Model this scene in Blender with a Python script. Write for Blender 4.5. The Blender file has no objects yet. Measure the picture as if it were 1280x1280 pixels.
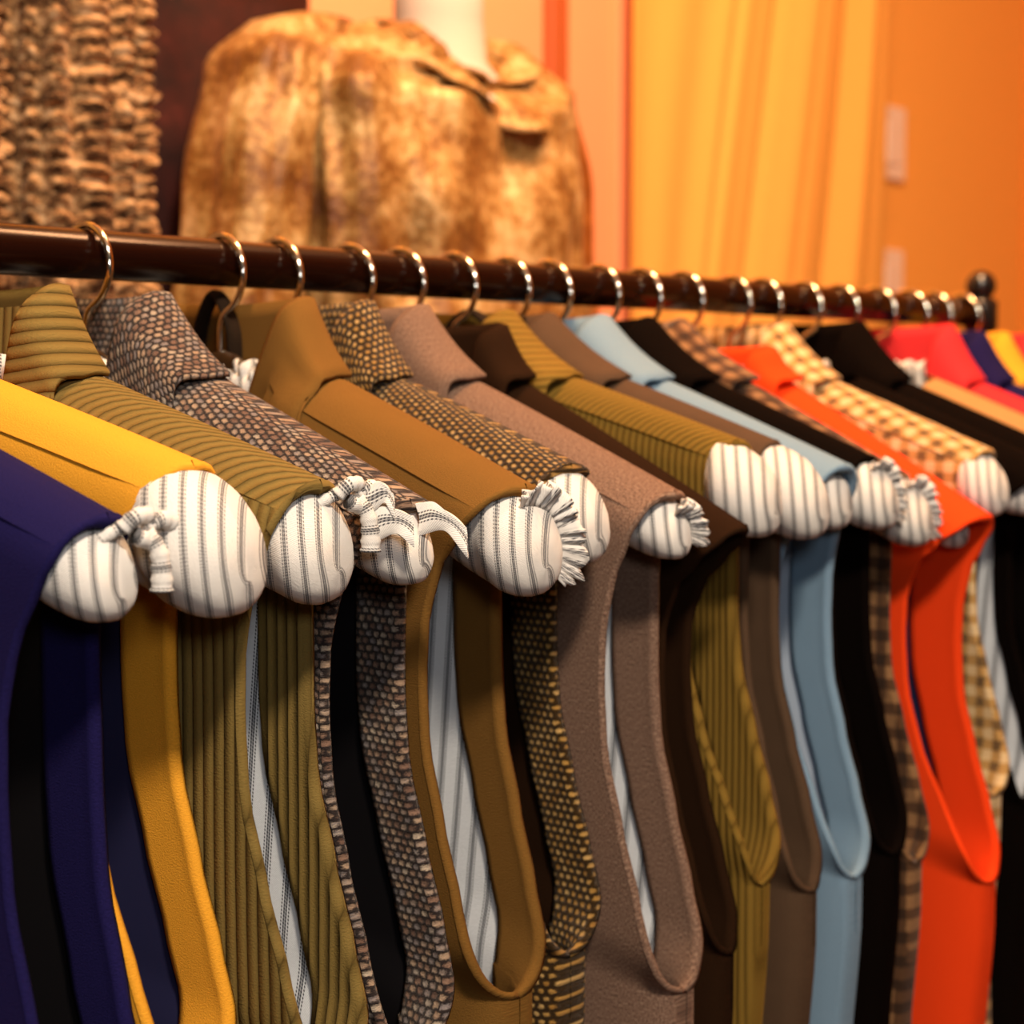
import bpy, math, random
from math import sin, cos, pi, sqrt, radians, exp
from mathutils import Vector, noise as mnoise
random.seed(7)
scene = bpy.context.scene
COL = scene.collection

# ------------------------------------------------------------------ camera
cam_data = bpy.data.cameras.new('camera')
cam = bpy.data.objects.new('camera', cam_data)
COL.objects.link(cam)
cam.location = (0, 0, 1.40)
YAW, PITCH = radians(42.13), radians(4.03)
cam.rotation_euler = (pi / 2 - PITCH, 0, YAW - pi / 2)
cam_data.sensor_width = 36
cam_data.lens = 2200 / 1280 * 36
cam_data.clip_start = 0.02
cam_data.dof.use_dof = True
cam_data.dof.focus_distance = 0.735
cam_data.dof.aperture_fstop = 8.5
cam_data.dof.aperture_blades = 0
scene.camera = cam

# ------------------------------------------------------------------ world, lights, exposure
w = bpy.data.worlds.new('world'); scene.world = w; w.use_nodes = True
bg = w.node_tree.nodes['Background']
bg.inputs['Color'].default_value = (1.0, 0.78, 0.55, 1); bg.inputs['Strength'].default_value = 0.03

def area(name, loc, target, size, power, color, sy=None):
    d = bpy.data.lights.new(name, 'AREA'); d.energy = power; d.color = color
    d.shape = 'RECTANGLE'; d.size = size; d.size_y = sy or size
    o = bpy.data.objects.new(name, d); COL.objects.link(o); o.location = loc
    o.rotation_euler = (Vector(target) - Vector(loc)).to_track_quat('-Z', 'Y').to_euler()
    return o

area('ceiling_lamp_light', (0.80, 0.55, 2.60), (0.75, 0.62, 1.3), 0.18, 16, (1.0, 0.60, 0.28))
area('spot_lamp_light', (0.05, -0.35, 2.40), (0.65, 0.6, 1.3), 0.16, 29, (1.0, 0.85, 0.68))
area('front_light', (-0.10, -0.25, 1.62), (0.7, 0.6, 1.2), 0.16, 2.5, (0.95, 0.97, 1.0))
area('wall_washer_light', (1.15, 0.55, 2.45), (2.05, 1.4, 1.5), 0.35, 25, (1.0, 0.48, 0.22), 0.3)
scene.view_settings.view_transform = 'Standard'
scene.view_settings.look = 'None'
scene.view_settings.exposure = 0.0
scene.view_settings.gamma = 1.0
scene.view_settings.use_curve_mapping = False

# ------------------------------------------------------------------ node helpers
class NT:
    def __init__(s, name):
        s.m = bpy.data.materials.new(name); s.m.use_nodes = True
        s.t = s.m.node_tree; s.n = s.t.nodes; s.l = s.t.links
        s.b = s.n['Principled BSDF']
    def put(s, inp, v):
        if isinstance(v, (int, float)): inp.default_value = v
        elif isinstance(v, tuple): inp.default_value = (v + (1,)) if len(v) == 3 and len(inp.default_value) == 4 else v
        else: s.l.new(v, inp)
    def op(s, o, a, b=None, c=None):
        n = s.n.new('ShaderNodeMath'); n.operation = o
        for i, v in enumerate((a, b, c)):
            if v is not None: s.put(n.inputs[i], v)
        return n.outputs[0]
    def mix(s, f, a, b, kind='MIX'):
        n = s.n.new('ShaderNodeMix'); n.data_type = 'RGBA'; n.blend_type = kind
        s.put(n.inputs[0], f); s.put(n.inputs[6], a); s.put(n.inputs[7], b)
        return n.outputs[2]
    def uv(s):
        n = s.n.new('ShaderNodeUVMap'); n.uv_map = 'UVMap'
        x = s.n.new('ShaderNodeSeparateXYZ'); s.l.new(n.outputs[0], x.inputs[0])
        return n.outputs[0], x.outputs[0], x.outputs[1]
    def obj(s):
        n = s.n.new('ShaderNodeTexCoord'); return n.outputs['Object']
    def noise(s, vec, scale, detail=2, rough=0.5):
        n = s.n.new('ShaderNodeTexNoise'); s.l.new(vec, n.inputs['Vector'])
        n.inputs['Scale'].default_value = scale; n.inputs['Detail'].default_value = detail
        n.inputs['Roughness'].default_value = rough
        return n.outputs['Fac']
    def comb(s, x, y, z=0.0):
        n = s.n.new('ShaderNodeCombineXYZ')
        for i, v in enumerate((x, y, z)): s.put(n.inputs[i], v)
        return n.outputs[0]
    def white(s, vec):
        n = s.n.new('ShaderNodeTexWhiteNoise'); n.noise_dimensions = '2D'; s.l.new(vec, n.inputs['Vector']); return n.outputs['Value']
    def ramp(s, f, stops, interp='LINEAR'):
        n = s.n.new('ShaderNodeValToRGB'); s.put(n.inputs[0], f); e = n.color_ramp.elements
        n.color_ramp.interpolation = interp
        while len(e) < len(stops): e.new(0.5)
        for k, (p, c) in zip(e, stops): k.position = p; k.color = c + (1,)
        return n.outputs[0]
    def bump(s, h, dist, strength=1.0, prev=None):
        n = s.n.new('ShaderNodeBump'); s.put(n.inputs['Height'], h)
        n.inputs['Distance'].default_value = dist; n.inputs['Strength'].default_value = strength
        if prev is not None: s.l.new(prev, n.inputs['Normal'])
        return n.outputs[0]
    def out(s, color, rough=0.9, nrm=None, sheen=0.0, sheen_tint=(1, 1, 1), metal=0.0, spec=0.25):
        b = s.b
        s.put(b.inputs['Base Color'], color); s.put(b.inputs['Roughness'], rough)
        b.inputs['Sheen Weight'].default_value = sheen
        b.inputs['Sheen Tint'].default_value = sheen_tint + (1,)
        b.inputs['Sheen Roughness'].default_value = 0.4
        b.inputs['Metallic'].default_value = metal
        b.inputs['Specular IOR Level'].default_value = spec
        if nrm is not None: s.l.new(nrm, b.inputs['Normal'])
        return s.m

def sc(c, k): return tuple(min(1, x * k) for x in c)

def wool(name, c, var=0.25, fine=1400, mott=0.15, sheen=0.25, bumpd=0.0004, rough=0.95, spec=0.15):
    t = NT(name); v, x, y = t.uv()
    n1 = t.noise(v, fine, 3, 0.6); n2 = t.noise(v, 45, 3)
    f = t.op('ADD', t.op('MULTIPLY', t.op('SUBTRACT', n1, 0.5), 2.2), 0.5)
    col = t.mix(f, sc(c, 1 - var), sc(c, 1 + var))
    col = t.mix(t.op('MULTIPLY', n2, mott), col, sc(c, 0.55))
    return t.out(col, rough, t.bump(n1, bumpd), sheen, sc(c, 2.0), spec=spec)

def heather(name, c1, c2, c3):
    t = NT(name); v, x, y = t.uv()
    st = t.comb(t.op('MULTIPLY', x, 1.0), t.op('MULTIPLY', y, 0.45))
    n1 = t.noise(st, 1500, 2, 0.7)
    col = t.ramp(n1, [(0.30, c1), (0.5, c2), (0.72, c3)])
    return t.out(col, 0.95, t.bump(n1, 0.0006), 0.35, sc(c2, 2), spec=0.1)

def cord(name, hi, lo, period=0.0052, along='x', depth=0.0016):
    t = NT(name); v, x, y = t.uv()
    wob = t.op('MULTIPLY', t.op('SUBTRACT', t.noise(v, 90, 2), 0.5), 0.0005)
    u = t.op('ADD', x if along == 'x' else y, wob)
    s = t.op('ABSOLUTE', t.op('SINE', t.op('MULTIPLY', u, pi / period)))
    s = t.op('POWER', s, 0.6)
    fz = t.noise(v, 1100, 2, 0.6)
    mo = t.noise(v, 60, 3)
    col = t.mix(s, lo, hi)
    col = t.mix(t.op('MULTIPLY', fz, 0.45), col, sc(lo, 1.3))
    col = t.mix(t.op('MULTIPLY', mo, 0.35), col, sc(hi, 0.6))
    h = t.op('ADD', s, t.op('MULTIPLY', fz, 0.25))
    return t.out(col, 0.9, t.bump(h, depth), 0.35, sc(hi, 1.6), spec=0.12)

def weave(name, pu, pv, stops, gap, depth=0.0014, stagger=True, lo=0.25, hi=0.75, warp=1.0):
    t = NT(name); v, x, y = t.uv()
    wob = t.op('MULTIPLY', t.op('SUBTRACT', t.noise(v, 110, 2), 0.5), 0.0018 * warp)
    wo2 = t.op('MULTIPLY', t.op('SUBTRACT', t.noise(v, 650, 2, 0.7), 0.5), 0.0022 * warp)
    wo3 = t.op('MULTIPLY', t.op('SUBTRACT', t.noise(t.comb(y, x, 0.3), 650, 2, 0.7), 0.5), 0.0020 * warp)
    a = t.op('DIVIDE', t.op('ADD', t.op('ADD', x, wob), wo2), pu); b = t.op('DIVIDE', t.op('ADD', t.op('ADD', y, wob), wo3), pv)
    row = t.op('FLOOR', b)
    if stagger: a = t.op('ADD', a, t.op('MULTIPLY', t.op('MODULO', t.op('ABSOLUTE', row), 2.0), 0.5))
    ca = t.op('FLOOR', a)
    fa = t.op('ABSOLUTE', t.op('SINE', t.op('MULTIPLY', a, pi)))
    fb = t.op('ABSOLUTE', t.op('SINE', t.op('MULTIPLY', b, pi)))
    h = t.op('MULTIPLY', fa, fb)
    fz = t.noise(v, 1500, 3, 0.7)
    h2 = t.op('ADD', h, t.op('MULTIPLY', t.op('SUBTRACT', fz, 0.5), 0.9))
    rnd = t.white(t.comb(ca, row))
    col = t.ramp(t.op('ADD', t.op('MULTIPLY', rnd, 0.7), t.op('MULTIPLY', fz, 0.35)), stops)
    n = t.n.new('ShaderNodeMapRange'); n.interpolation_type = 'SMOOTHSTEP'
    t.put(n.inputs['Value'], h2); n.inputs['From Min'].default_value = lo; n.inputs['From Max'].default_value = hi
    col = t.mix(n.outputs[0], gap, col)
    return t.out(col, 0.95, t.bump(h2, depth), 0.15, (1, .9, .8), spec=0.08)

def check(name, light, mid, dark, per):
    t = NT(name); v, x, y = t.uv()
    wob = t.op('MULTIPLY', t.op('SUBTRACT', t.noise(v, 150, 2), 0.5), 0.0035)
    def band(c):
        f = t.op('FRACT', t.op('DIVIDE', t.op('ADD', c, wob), per))
        return t.op('GREATER_THAN', f, 0.52)
    a, b = band(x), band(y)
    s = t.op('ADD', a, b)
    fz = t.noise(v, 900, 2, 0.6)
    col = t.ramp(t.op('MULTIPLY', s, 0.5), [(0.0, light), (0.34, mid), (0.7, dark)], 'CONSTANT')
    col = t.mix(t.op('MULTIPLY', fz, 0.55), col, mid)
    return t.out(col, 0.95, t.bump(fz, 0.001), 0.2, (1, .9, .8), spec=0.1)

def ticking(name, along='x', per=0.0105, base=(0.76, 0.715, 0.66), ink=(0.008, 0.010, 0.022)):
    t = NT(name); v, x, y = t.uv()
    u, w_ = (x, y) if along == 'x' else (y, x)
    f = t.op('SUBTRACT', t.op('FRACT', t.op('DIVIDE', u, per)), 0.5)
    af = t.op('ABSOLUTE', f)
    dash = t.op('SINE', t.op('MULTIPLY', t.op('ADD', w_, t.op('MULTIPLY', u, 0.5)), 2 * pi / 0.0016))
    def line(c, hw, soft=0.018):
        d = t.op('ABSOLUTE', t.op('SUBTRACT', af, c))
        r = t.op('DIVIDE', t.op('SUBTRACT', hw + soft, d), soft)
        return t.op('MINIMUM', t.op('MAXIMUM', r, 0.0), 1.0)
    d1 = t.op('MULTIPLY', line(0.168, 0.022), t.op('ADD', 0.60, t.op('MULTIPLY', dash, 0.38)))
    d0 = t.op('MULTIPLY', line(0.048, 0.032), t.op('ADD', 0.82, t.op('MULTIPLY', dash, 0.14)))
    k = t.op('MAXIMUM', d0, d1)
    tw = t.op('SINE', t.op('MULTIPLY', t.op('ADD', u, w_), 2 * pi / 0.0009))
    fz = t.noise(v, 700, 2)
    bc = t.mix(fz, sc(base, 0.92), sc(base, 1.06))
    col = t.mix(k, bc, ink)
    hh = t.op('ADD', t.op('MULTIPLY', tw, 0.3), fz)
    return t.out(col, 0.85, t.bump(hh, 0.0002), 0.1, spec=0.2)

def plain(name, c, rough=0.5, metal=0.0, spec=0.5, bumpn=0, bd=0.001, var=0.0):
    t = NT(name)
    v = t.obj()
    nrm = None; col = c
    if bumpn:
        n = t.noise(v, bumpn, 4, 0.6); nrm = t.bump(n, bd)
        if var: col = t.mix(n, sc(c, 1 - var), sc(c, 1 + var))
    return t.out(col, rough, nrm, metal=metal, spec=spec)

def blotch(name, cols, scale, rough=0.5, metal=0.0, sheen=0.3, bd=0.001):
    t = NT(name); v = t.obj()
    n1 = t.noise(v, scale, 4, 0.6); n2 = t.noise(v, scale * 8, 3, 0.6)
    f = t.op('ADD', t.op('MULTIPLY', n1, 0.75), t.op('MULTIPLY', n2, 0.25))
    col = t.ramp(f, cols)
    return t.out(col, rough, t.bump(n2, bd), sheen, cols[-1][1], metal, 0.4)

# ------------------------------------------------------------------ mesh helpers
def link_mesh(name, V, F, mat, parent=None, uv=None, smooth=True):
    me = bpy.data.meshes.new(name); me.from_pydata([tuple(p) for p in V], [], F)
    if uv is not None:
        L = me.uv_layers.new(name='UVMap')
        for lp in me.loops: L.data[lp.index].uv = uv[lp.vertex_index]
    if smooth: me.polygons.foreach_set('use_smooth', [True] * len(me.polygons))
    me.materials.append(mat); me.update()
    o = bpy.data.objects.new(name, me); COL.objects.link(o)
    if parent is not None: o.parent = parent
    return o

class MB:
    def __init__(s): s.V = []; s.F = []; s.U = []
    def grid(s, P, U=None, close=False, flip=False):
        n, m = len(P), len(P[0]); b = len(s.V)
        for i in range(n):
            for j in range(m):
                s.V.append(P[i][j]); s.U.append(U[i][j] if U else (j * .01, i * .01))
        for i in range(n - 1):
            for j in range(m if close else m - 1):
                k = (j + 1) % m
                f = (b + i * m + j, b + i * m + k, b + (i + 1) * m + k, b + (i + 1) * m + j)
                s.F.append(f[::-1] if flip else f)
        return s
    def tube(s, pts, rad, n=10, caps=True, uvs=1.0):
        pts = [Vector(p) for p in pts]
        N = len(pts)
        rr = rad if isinstance(rad, (list, tuple)) else [rad] * N
        up = Vector((0.13, 0.21, 1)).normalized(); rings = []; U = []; acc = 0
        T0 = (pts[1] - pts[0]).normalized(); nrm = (up - T0 * up.dot(T0)).normalized()
        for i, p in enumerate(pts):
            T = (pts[min(i + 1, N - 1)] - pts[max(i - 1, 0)]).normalized()
            nrm = (nrm - T * nrm.dot(T)).normalized(); bn = T.cross(nrm)
            if i: acc += (p - pts[i - 1]).length
            rings.append([p + (nrm * cos(a) + bn * sin(a)) * rr[i] for a in [2 * pi * k / n for k in range(n)]])
            U.append([(acc * uvs, k / n * 2 * pi * rr[i] * uvs) for k in range(n)])
        b = len(s.V); s.grid(rings, U, close=True)
        if caps:
            s.F.append(tuple(b + k for k in range(n))[::-1])
            e = b + (N - 1) * n; s.F.append(tuple(e + k for k in range(n)))
        return s
    def box(s, c, d):
        b = len(s.V); x, y, z = d[0] / 2, d[1] / 2, d[2] / 2
        for dx, dy, dz in ((-1, -1, -1), (1, -1, -1), (1, 1, -1), (-1, 1, -1), (-1, -1, 1), (1, -1, 1), (1, 1, 1), (-1, 1, 1)):
            s.V.append((c[0] + dx * x, c[1] + dy * y, c[2] + dz * z)); s.U.append((dx * x + dz * z, dy * y + dz * z))
        for f in ((3, 2, 1, 0), (4, 5, 6, 7), (0, 1, 5, 4), (1, 2, 6, 5), (2, 3, 7, 6), (3, 0, 4, 7)): s.F.append(tuple(b + k for k in f))
        return s
    def lathe(s, c, prof, n=24):
        rings = [[(c[0] + r * cos(2 * pi * k / n), c[1] + r * sin(2 * pi * k / n), c[2] + z) for k in range(n)] for r, z in prof]
        return s.grid(rings, close=True)
    def build(s, name, mat, parent=None, smooth=True, bevel=0):
        o = link_mesh(name, s.V, s.F, mat, parent, s.U, smooth)
        if bevel:
            m = o.modifiers.new('Bevel', 'BEVEL'); m.width = bevel; m.segments = 3; m.limit_method = 'ANGLE'
        return o

def spline(P, n):
    P = [Vector(p) for p in P]; out = []
    for i in range(len(P) - 1):
        p0, p1, p2, p3 = P[max(i - 1, 0)], P[i], P[i + 1], P[min(i + 2, len(P) - 1)]
        for k in range(n):
            t = k / n
            out.append(0.5 * ((2 * p1) + (p2 - p0) * t + (2 * p0 - 5 * p1 + 4 * p2 - p3) * t * t + (3 * p1 - p0 - 3 * p2 + p3) * t ** 3))
    out.append(P[-1].copy()); return out

def interp(xs, ys, x):
    if x <= xs[0]: return ys[0]
    for i in range(len(xs) - 1):
        if x <= xs[i + 1]:
            t = (x - xs[i]) / (xs[i + 1] - xs[i]); t = t * t * (3 - 2 * t) * 0.5 + t * 0.5
            return ys[i] * (1 - t) + ys[i + 1] * t
    return ys[-1]

def smooth(x): x = max(0, min(1, x)); return x * x * (3 - 2 * x)

def empty(name, loc, rz, label, cat, group=None):
    o = bpy.data.objects.new(name, None); COL.objects.link(o); o.empty_display_size = 0.05
    o.location = loc; o.rotation_euler = (0, 0, rz); tag(o, label, cat, group); return o
def tag(o, label, cat, group=None):
    o['label'] = label; o['category'] = cat
    if group: o['group'] = group
    return o
def struct(o): o['kind'] = 'structure'; return o

# ------------------------------------------------------------------ materials
M = {}
M['navy'] = wool('navy_wool', (0.011, 0.008, 0.056), 0.3, sheen=0.04, spec=0.08)
M['yellow'] = wool('yellow_wool', (0.78, 0.335, 0.026), 0.10, sheen=0.1)
M['olivecord'] = cord('olive_corduroy', (0.235, 0.155, 0.042), (0.085, 0.052, 0.012), 0.0056)
M['tweed'] = weave('brown_tweed', 0.0046, 0.0034, [(0.1, (0.11, 0.06, 0.045)), (0.35, (0.24, 0.14, 0.095)), (0.55, (0.42, 0.29, 0.19)), (0.75, (0.20, 0.17, 0.17)), (0.95, (0.58, 0.45, 0.30))], (0.026, 0.019, 0.018), lo=0.08, hi=0.85, depth=0.0008)
M['tan'] = wool('tan_suede', (0.185, 0.086, 0.016), 0.14, mott=0.3, sheen=0.12)
M['goldtweed'] = weave('gold_tweed', 0.0044, 0.0038, [(0.1, (0.34, 0.16, 0.03)), (0.5, (0.46, 0.25, 0.06)), (0.9, (0.6, 0.38, 0.14))], (0.040, 0.020, 0.005), lo=0.42, hi=0.85, warp=0.7)
M['heather'] = heather('heather_wool', (0.08, 0.045, 0.033), (0.18, 0.105, 0.072), (0.33, 0.21, 0.145))
M['darkbrown'] = wool('dark_brown_wool', (0.020, 0.008, 0.003), 0.3, sheen=0.03, spec=0.05)
M['cordfine'] = cord('fine_olive_corduroy', (0.235, 0.135, 0.022), (0.105, 0.056, 0.008), 0.0044, depth=0.0010)
M['suede'] = wool('brown_suede', (0.090, 0.050, 0.027), 0.25, mott=0.5, sheen=0.1)
M['blue'] = wool('blue_wool', (0.185, 0.285, 0.385), 0.12, sheen=0.12)
M['black'] = wool('black_wool', (0.0035, 0.0018, 0.0012), 0.3, sheen=0.0, spec=0.03)
M['plaid'] = check('brown_plaid', (0.34, 0.17, 0.07), (0.10, 0.045, 0.02), (0.016, 0.009, 0.007), 0.015)
M['red'] = wool('red_felt', (0.90, 0.055, 0.005), 0.08, mott=0.05, sheen=0.08)
M['cream'] = check('cream_check', (0.80, 0.60, 0.33), (0.50, 0.28, 0.09), (0.05, 0.03, 0.02), 0.0135)
M['camel'] = wool('camel_wool', (0.42, 0.22, 0.08), 0.15)
M['crimson'] = wool('crimson_wool', (0.62, 0.03, 0.035), 0.12, sheen=0.2)
M['tick_lining'] = ticking('striped_lining', 'x', 0.0125, (0.80, 0.82, 0.84))
M['tick'] = ticking('striped_ticking', 'x', 0.0092)
M['tick_tie'] = ticking('striped_tie', 'y', 0.0105)
M['blacksatin'] = plain('black_satin', (0.008, 0.007, 0.008), 0.35)
M['navysatin'] = plain('navy_satin', (0.02, 0.02, 0.06), 0.35)
M['bluesatin'] = plain('pale_blue_satin', (0.45, 0.52, 0.62), 0.3)
M['strap'] = wool('dark_strap', (0.018, 0.009, 0.004), 0.3, sheen=0.0)
M['steel'] = plain('polished_steel', (0.80, 0.70, 0.56), 0.13, 1.0)
M['wood'] = plain('dark_walnut', (0.016, 0.006, 0.002), 0.35)
M['rail'] = plain('dark_brown_lacquer', (0.012, 0.0025, 0.001), 0.2, 0.0, 0.28)
M['finial'] = plain('black_finial', (0.012, 0.009, 0.008), 0.2, 0.0, 0.6)

# ------------------------------------------------------------------ room
def quad_wall(name, c, d, mat):
    return struct(MB().box(c, d).build(name, mat, smooth=False))
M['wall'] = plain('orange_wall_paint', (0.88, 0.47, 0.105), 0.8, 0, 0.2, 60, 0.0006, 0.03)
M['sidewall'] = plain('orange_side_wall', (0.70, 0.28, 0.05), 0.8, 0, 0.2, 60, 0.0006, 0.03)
M['door'] = plain('peach_door_paint', (0.86, 0.37, 0.19), 0.55, 0, 0.3, 30, 0.0003, 0.02)
M['trim'] = plain('red_brown_trim', (0.42, 0.10, 0.03), 0.5, 0, 0.4)
M['floor'] = plain('dark_floorboards', (0.16, 0.08, 0.04), 0.5, 0, 0.4, 12, 0.001, 0.3)
M['ceil'] = plain('ceiling_paint', (0.80, 0.70, 0.55), 0.9, 0, 0.2, 50, 0.0005, 0.03)
quad_wall('wall_back', (1.0, 1.50, 1.35), (4.0, 0.10, 2.7), M['wall'])
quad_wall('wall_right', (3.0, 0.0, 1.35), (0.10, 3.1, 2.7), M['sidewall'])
quad_wall('floor', (1.0, -0.25, -0.05), (4.0, 3.6, 0.10), M['floor'])
quad_wall('ceiling', (1.0, -0.25, 2.75), (4.0, 3.6, 0.10), M['ceil'])
d1 = quad_wall('door_1', (1.30, 1.435, 1.05), (0.92, 0.03, 2.1), M['door'])
for nm, x in (('trim_1', 1.785), ('trim_2', 0.815)):
    struct(MB().box((x, 1.43, 1.05), (0.05, 0.04, 2.1)).build(nm, M['door'], smooth=False, bevel=0.004))
struct(MB().box((1.640, 1.412, 1.05), (0.032, 0.016, 2.08)).build('trim_3', M['trim'], smooth=False, bevel=0.003))
struct(MB().box((1.3, 1.44, 0.06), (3.2, 0.02, 0.12)).build('baseboard_back', M['trim'], smooth=False, bevel=0.003))

# ------------------------------------------------------------------ garment rack
ZR = 1.4665; YR = 0.75
rack = empty('clothes_rack', (0.6, YR, 0), 0, 'dark brown metal clothes rail with ball finial, carrying the row of waistcoats', 'clothes rack')
b = MB(); b.tube([(-0.75 + 1.585 * k / 30, 0, ZR) for k in range(31)], 0.0125, 24)
b.build('rail', M['rail'], rack)
for x in (-0.75, 0.853):
    p = MB(); p.tube([(x, 0, 0.08), (x, 0, 0.8), (x, 0, ZR + 0.012)], 0.0125, 24); po = p.build('post', M['rail'], rack)
    s_ = MB(); s_.lathe((x, 0, ZR), [(0.0128, -0.016), (0.0152, -0.014), (0.0152, 0.010), (0.0125, 0.0125), (0.009, 0.014)]); s_.build('rail_socket', M['finial'], po)
    s_ = MB(); prof = [(0.0135 * sin(a), 0.0245 - 0.0135 * cos(a)) for a in [pi * k / 16 for k in range(1, 17)]]
    s_.lathe((x, 0, ZR), [(0.006, 0.008)] + prof); s_.build('finial', M['finial'], po)
    f_ = MB(); f_.tube([(x, -0.24, 0.07), (x, 0.24, 0.07)], 0.0125, 16); fo = f_.build('foot', M['rail'], rack)
    for y in (-0.22, 0.22):
        c_ = MB(); c_.tube([(x - 0.012, y, 0.028), (x + 0.012, y, 0.028)], 0.028, 20); c_.build('caster', M['finial'], fo)

# ------------------------------------------------------------------ waistcoats
ZH = 0.86                       # hem height
L0 = 0.22
QN = 0.078
EF_D = [0.0, 0.012, 0.030, 0.050, 0.075, 0.10]
EF_K = [0.0, 0.14, 0.45, 0.78, 0.97, 1.0]
EI_D = [0.10, 0.13, 0.165, 0.195, 0.225, 0.24, 0.27, 0.35, 0.50]
EI_Q = [0.0, 0.002, 0.012, 0.022, 0.031, 0.034, 0.034, 0.028, 0.034]

def neck_smooth(q): return smooth((QN + 0.012 - abs(q)) / 0.03)

class Coat:
    def __init__(s, i, hx, psi, qs, eo, zt, za, mats, lining, prev, nxt, opts):
        qm_ = eo
        s.hx, s.psi, s.qs, s.qm, s.zt, s.za = hx, psi, qs, eo, zt, za
        s.pr = opts.get('pr', 0.0255); s.back = opts.get('back', 1.9)
        st = [-L0, 0, L0]
        def X(h, p, q): return h + q * sin(p)
        ga = opts.get('ga', 0.5); gb = 1 - nxt[2] if len(nxt) > 2 else 0.5
        s.qa = opts.get('qa', qm_)
        s.HA = [max(0.007, min(0.032, (X(hx, psi, q) - X(prev[0], prev[1], q)) * ga - 0.0013)) for q in st]
        s.HB = [max(0.007, min(0.032, (X(nxt[0], nxt[1], q) - X(hx, psi, q)) * gb - 0.0013)) for q in st]
    def H(s, side, q):
        h = s.HA if side < 0 else s.HB
        return interp([-L0, 0, L0], h, q)
    def ztop(s, q):
        a = abs(q)
        zt = s.zt + s.pr + 0.0030               # ridge height over the pad centre at q = L0
        if a > QN: return 1.412 + (zt - 1.412) * (a - QN) / (L0 - QN) - 0.10 * (a - QN) * (a - L0)
        return 1.412 + 0.10 * (QN - a)
    def E(s, z, side=-1):
        d = s.ztop(s.qs) - z
        k = (s.ztop(s.qs) - s.za) / 0.240        # scale curve to the armpit depth
        d0 = d / k if d < 0.24 * k else d - 0.24 * k + 0.24
        qm = s.qm + ((s.qa - s.qm) * (1 - smooth((d0 - 0.15) / 0.085)) if side < 0 else 0)
        return s.qs + (qm - s.qs) * interp(EF_D, EF_K, d0 * (s.back if side > 0 else 1.0)) + interp(EI_D, EI_Q, d0) + (s.qm - qm) * 0.0
    # rows: list of (drop, open, ridge factor)
    def rows(s, w0=0.0):
        R = 0.024; zt = s.ztop(s.qs); out = []
        for k in range(7): 
            th = pi / 2 * k / 6; out.append((R * (1 - cos(th)), 1.0, sin(th)))
        dU = zt - s.za; Ru = 0.030
        n = 18
        for k in range(1, n + 1): out.append((R + (dU - Ru - R) * k / n, 1.0, 1.0))
        for k in range(1, 10):
            be = pi / 2 * k / 9; out.append((dU - Ru + Ru * sin(be), cos(be), 1.0))
        s.iarm = len(out) - 1
        for k in range(1, 15): out.append((dU + (zt - ZH - dU) * (k / 14) ** 1.4, 0.0, 1.0))
        return out
    def pt(s, row, side, sg, c=None, dist=None, off=0.0):
        """row=(drop,open,ridge); side -1 front, +1 back; sg = sign of q; c in 0..1 from edge to centre or dist metres from the edge"""
        drop, op, rf = row
        zt = s.ztop(s.qs); ze = zt - drop
        E = s.E(ze, side) - off * (1 - op) * 0.8
        m = 0.5
        he = 0.95 * op
        phe = math.asin(min(1, he ** 2))
        if dist is not None: c = min(1, dist / max(E, .01))
        # columns: dense near the edge
        ph = phe + (pi / 2 - phe) * c if c is not None else phe
        if dist is not None:
            ratio = max(0.0, 1 - dist / E) * cos(phe) ** m
            ph = math.acos(min(1, ratio ** 2))
        q = sg * E * (max(0, cos(ph)) ** m) / (cos(phe) ** m)
        hh = sin(ph) ** m
        if op > 0.99: hh = 0.95 + 0.05 * smooth((ph - phe) / (pi / 2 - phe))
        nk = neck_smooth(q)
        f = rf * (1 - nk) + max(rf, 0.95) * nk
        Hh = s.H(side, q)
        x = side * max(0.0, Hh * f * hh - off * f)
        ztq = s.ztop(q)
        if side < 0 and abs(q) < QN: ztq -= (QN - abs(q)) * 1.9
        elif abs(q) < QN: ztq -= 0.004 * nk
        k = (ztq - ZH) / (zt - ZH)
        z = ztq - drop * k - off * (1 - rf)
        # soft unevenness of hanging cloth
        wob = mnoise.noise(Vector((q * 9 + s.hx * 31, z * 7, side * 3.1))) * 0.0028 * min(1, drop / 0.08)
        x += wob * (1 - 0.3 * (hh < .5)) if abs(x) > 0.009 else 0
        return (x, -q, z - ZH)

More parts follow.
